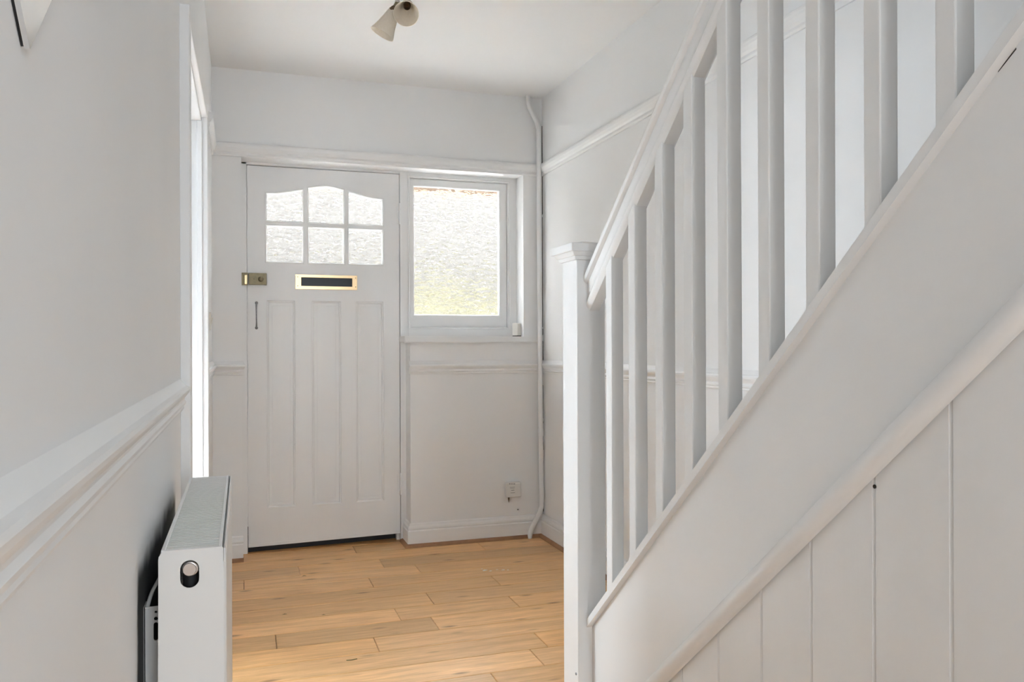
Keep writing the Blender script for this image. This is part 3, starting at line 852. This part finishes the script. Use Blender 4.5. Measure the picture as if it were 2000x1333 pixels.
sb = tag(empty('wall_sensor_box', (1.555, D, .26)), 'small square white box with grey printed lines above the skirting under the window', 'wall box')
p00, p11 = un(985, 971.5, 'y', D), un(1015, 940.5, 'y', D)
box('housing', p00.x, p11.x, D - .026, D + .001, p00.z, p11.z, M_plastic, sb, .006, 3)
def mark(xa, xb, ya, yb, skew=0.0):
    a, b = un(xa, yb, 'y', D - .0262), un(xb, ya, 'y', D - .0262)
    box('printed_mark', a.x, b.x, D - .0264, D - .0255, a.z, b.z, M_print, sb)
for xa, xb in ((994.5, 996.3), (997.6, 999.4), (1000.6, 1002.4), (1003.4, 1006)): mark(xa, xb, 944.3, 947.3)
mark(995.6, 1005.6, 951.6, 953.0); mark(996.2, 1005, 953.8, 955.0)
mark(998.5, 1004.6, 957.4, 959.0); mark(997.5, 1005.6, 962.3, 963.8)
a = un(993.5, 975, 'y', D - .01)
lathe('plug_tip', [(.0055, 0), (.0045, .008), (.0008, .030)], (a.x, D - .012, p00.z + .001), (0, 0, -1), M_dark, sb, 10)
nl = un(1011.5, 995.7, 'y', D)
tag(lathe('wall_nail', [(.0035, -.003), (.0035, .003), (.002, .004)], (nl.x, D, nl.z), (0, -1, 0), M_darkgrey, None, 10), 'small dark nail in the wall below the white printed box', 'nail')

# sensor standing on the sill
ss = tag(empty('sill_sensor', (1.59, D + .05, 1.119)), 'small off white plastic box standing on the window sill', 'box')
yq = D + .055
s0, s1 = un(1000, 655.5, 'y', yq), un(1021, 628, 'y', yq)
cxs, czs = (s0.x + s1.x) / 2, 1.1185
wd = (s1.x - s0.x)
an = math.radians(38)
v = []
for z in (czs + .003, czs + .074):
    for a_, b_ in ((-.5, -.5), (.5, -.5), (.5, .5), (-.5, .5)):
        u_, v_ = a_ * wd * .78, b_ * wd * .62
        v.append((cxs + u_ * math.cos(an) - v_ * math.sin(an), yq + u_ * math.sin(an) + v_ * math.cos(an), z))
obj('case', v, [(3, 2, 1, 0), (4, 5, 6, 7)] + [(i, (i + 1) % 4, 4 + (i + 1) % 4, 4 + i) for i in range(4)], M_cream, ss, bevel=.005, seg=3)
v2 = [(cxs + (q[0] - cxs) * .9, yq + (q[1] - yq) * .9, czs - .0005 if i < 4 else czs + .004) for i, q in enumerate(v)]
obj('rubber_foot', v2, [(3, 2, 1, 0), (4, 5, 6, 7)] + [(i, (i + 1) % 4, 4 + (i + 1) % 4, 4 + i) for i in range(4)], M_black, ss)

# painted pipe in the corner
yp = D - .030
pp = tag(empty('corner_pipe', (1.72, yp, 0)), 'white painted pipe running down the corner from ceiling to floor', 'pipe')
pts = [un(x, y, 'y', yp) for x, y in ((1031, 190), (1033, 205), (1038, 218), (1044.5, 231), (1050, 245), (1052, 265), (1052.3, 300), (1053, 420), (1054, 560), (1055, 700), (1056.2, 845), (1057, 930), (1058, 978), (1056, 996), (1049, 1012), (1041, 1028), (1036, 1042), (1034.3, 1056))]
pts[0].z = H + .01; pts[-1].z = -.002
tube('pipe', pts, .0133, M_trim, pp, 18, 5)
q0, q1 = un(1056.3, 852, 'y', yp), un(1056.2, 838, 'y', yp)
lathe('coupling', [(.0155, 0), (.0165, .002), (.0165, q1.z - q0.z - .002), (.0155, q1.z - q0.z)], q0, (0, 0, 1), M_trim, pp, 20)
# thin dark strips standing in for the open gap beside the pipe
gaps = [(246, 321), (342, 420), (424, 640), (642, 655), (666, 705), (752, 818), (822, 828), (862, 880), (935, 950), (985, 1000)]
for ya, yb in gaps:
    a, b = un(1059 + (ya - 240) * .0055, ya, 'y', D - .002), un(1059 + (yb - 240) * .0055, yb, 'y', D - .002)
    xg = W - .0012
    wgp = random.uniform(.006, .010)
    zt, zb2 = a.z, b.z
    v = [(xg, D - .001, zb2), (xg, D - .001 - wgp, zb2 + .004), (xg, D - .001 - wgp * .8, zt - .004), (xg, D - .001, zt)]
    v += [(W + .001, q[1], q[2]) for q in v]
    obj('dark_gap_strip', v, [(0, 1, 2, 3), (7, 6, 5, 4)] + [(i, (i + 1) % 4, 4 + (i + 1) % 4, 4 + i) for i in range(4)], M_darkgrey, wr)

# ------------------------------------------------------------------ ceiling spotlight
yl = 3.12
lt = tag(empty('ceiling_spotlight', (.72, yl, H)), 'ceiling spotlight bar with two frosted cream glass shades and brass knuckles', 'light')
cen = Vector((.715, yl + .01, H))
lathe('ceiling_plate', [(.05, 0), (.05, .006), (.045, .014), (.02, .018), (.012, .02)], cen, (0, 0, -1), M_chrome, lt, 32)
stem = lathe('stem', [(.009, .0), (.009, .055)], cen - Vector((0, 0, .015)), (0, 0, -1), M_chrome, lt, 16)
SH = [(.016, 0), (.021, .004), (.024, .016), (.029, .040), (.036, .070), (.043, .092), (.0475, .104), (.0485, .107),
      (.0465, .107), (.0455, .104), (.041, .092), (.034, .070), (.027, .040), (.022, .018), (.014, .010)]
def spot(nk, mouth):
    ax = (mouth - nk).normalized()
    hdn = lathe('lamp_holder', [(.010, -.028), (.013, -.026), (.0135, -.004), (.0165, -.002), (.0165, .003)], nk, ax, M_oldbrass, lt, 20)
    lathe('lamp_shade', SH, nk, ax, M_shade, lt, 40, closed=True)
    lathe('socket', [(.013, .004), (.013, .030), (.010, .034), (.009, .030), (.009, .012)], nk, ax, M_dark, hdn, 20)
    return nk - ax * .026
n1 = un(771.5, 19, 'y', yl); m1_ = un(746.5, 66, 'y', yl + .015)
e1 = spot(n1, n1 + (m1_ - n1).normalized() * .107)
n2 = un(795.5, 8, 'y', yl + .0); m2_ = un(793.0, 31, 'y', yl - .092)
e2 = spot(n2, n2 + (m2_ - n2).normalized() * .107)
hub = cen - Vector((0, 0, .062))
tube('arm', [hub, (hub + e1) / 2 + Vector((0, .008, .008)), e1], .0062, M_chrome, lt, 10)
tube('arm', [hub, (hub + e2) / 2 + Vector((0, .012, .006)), e2], .0062, M_chrome, lt, 10)
kn1 = un(768, 17, 'y', yl - .012)
lathe('knuckle', [(.004, -.012), (.010, -.010), (.011, 0), (.010, .010), (.004, .012)], kn1, (.6, -.3, .4), M_dark, lt, 16)
box('hub_block', hub.x - .012, hub.x + .012, hub.y - .012, hub.y + .012, hub.z - .010, hub.z + .012, M_oldbrass, lt, .004)

# ------------------------------------------------------------------ small marks on the floor
for (px, py, r_, nm) in ((946, 1115, .010, 0), (958, 1116, .006, 0), (971, 1113.5, .004, 0), (983, 1114, .007, 0), (992, 1114, .005, 0), (941, 1112, .004, 0)):
    c_ = un(px, py, 'z', 0); n = 9
    v = []
    for i in range(n):
        a = 2 * math.pi * i / n; rr_ = r_ * random.uniform(.45, 1.1)
        v.append((c_.x + rr_ * 1.6 * math.cos(a), c_.y + rr_ * 1.2 * math.sin(a), .0006))
    v += [(q[0], q[1], -.0002) for q in v]
    obj('paint_drip', v, [tuple(range(n)), tuple(range(2 * n - 1, n - 1, -1))] + [(i, (i + 1) % n, n + (i + 1) % n, n + i) for i in range(n)], M_drip, fl)
for px, py, l_, lb in ((594, 1126, .010, 'tiny leaf scrap on the oak planks, closest to the front door'), (632, 1202, .007, 'tiny dark scrap of dry leaf out on the open planks'), (556, 1201, .009, 'tiny dark scrap of dry leaf out on the open planks')):
    c_ = un(px, py, 'z', 0)
    v = [(c_.x - l_, c_.y, .0008), (c_.x, c_.y - l_ * .5, .003), (c_.x + l_, c_.y + l_ * .2, .0008), (c_.x, c_.y + l_ * .6, .002)]
    v += [(q[0], q[1], q[2] - .0009) for q in v]
    tag(obj('leaf_scrap', v, [(0, 1, 2, 3), (7, 6, 5, 4)] + [(i, (i + 1) % 4, 4 + (i + 1) % 4, 4 + i) for i in range(4)], M_leaf), lb, 'leaf', None, 'leaf scraps on the floor')
tw = un(687, 1290, 'z', 0)
tag(tube('twig', [(tw.x - .018, tw.y, .0012), (tw.x, tw.y - .003, .0014), (tw.x + .018, tw.y + .002, .0012)], .0013, M_leaf, None, 6, 4), 'short thin brown twig lying on the oak planks', 'twig')
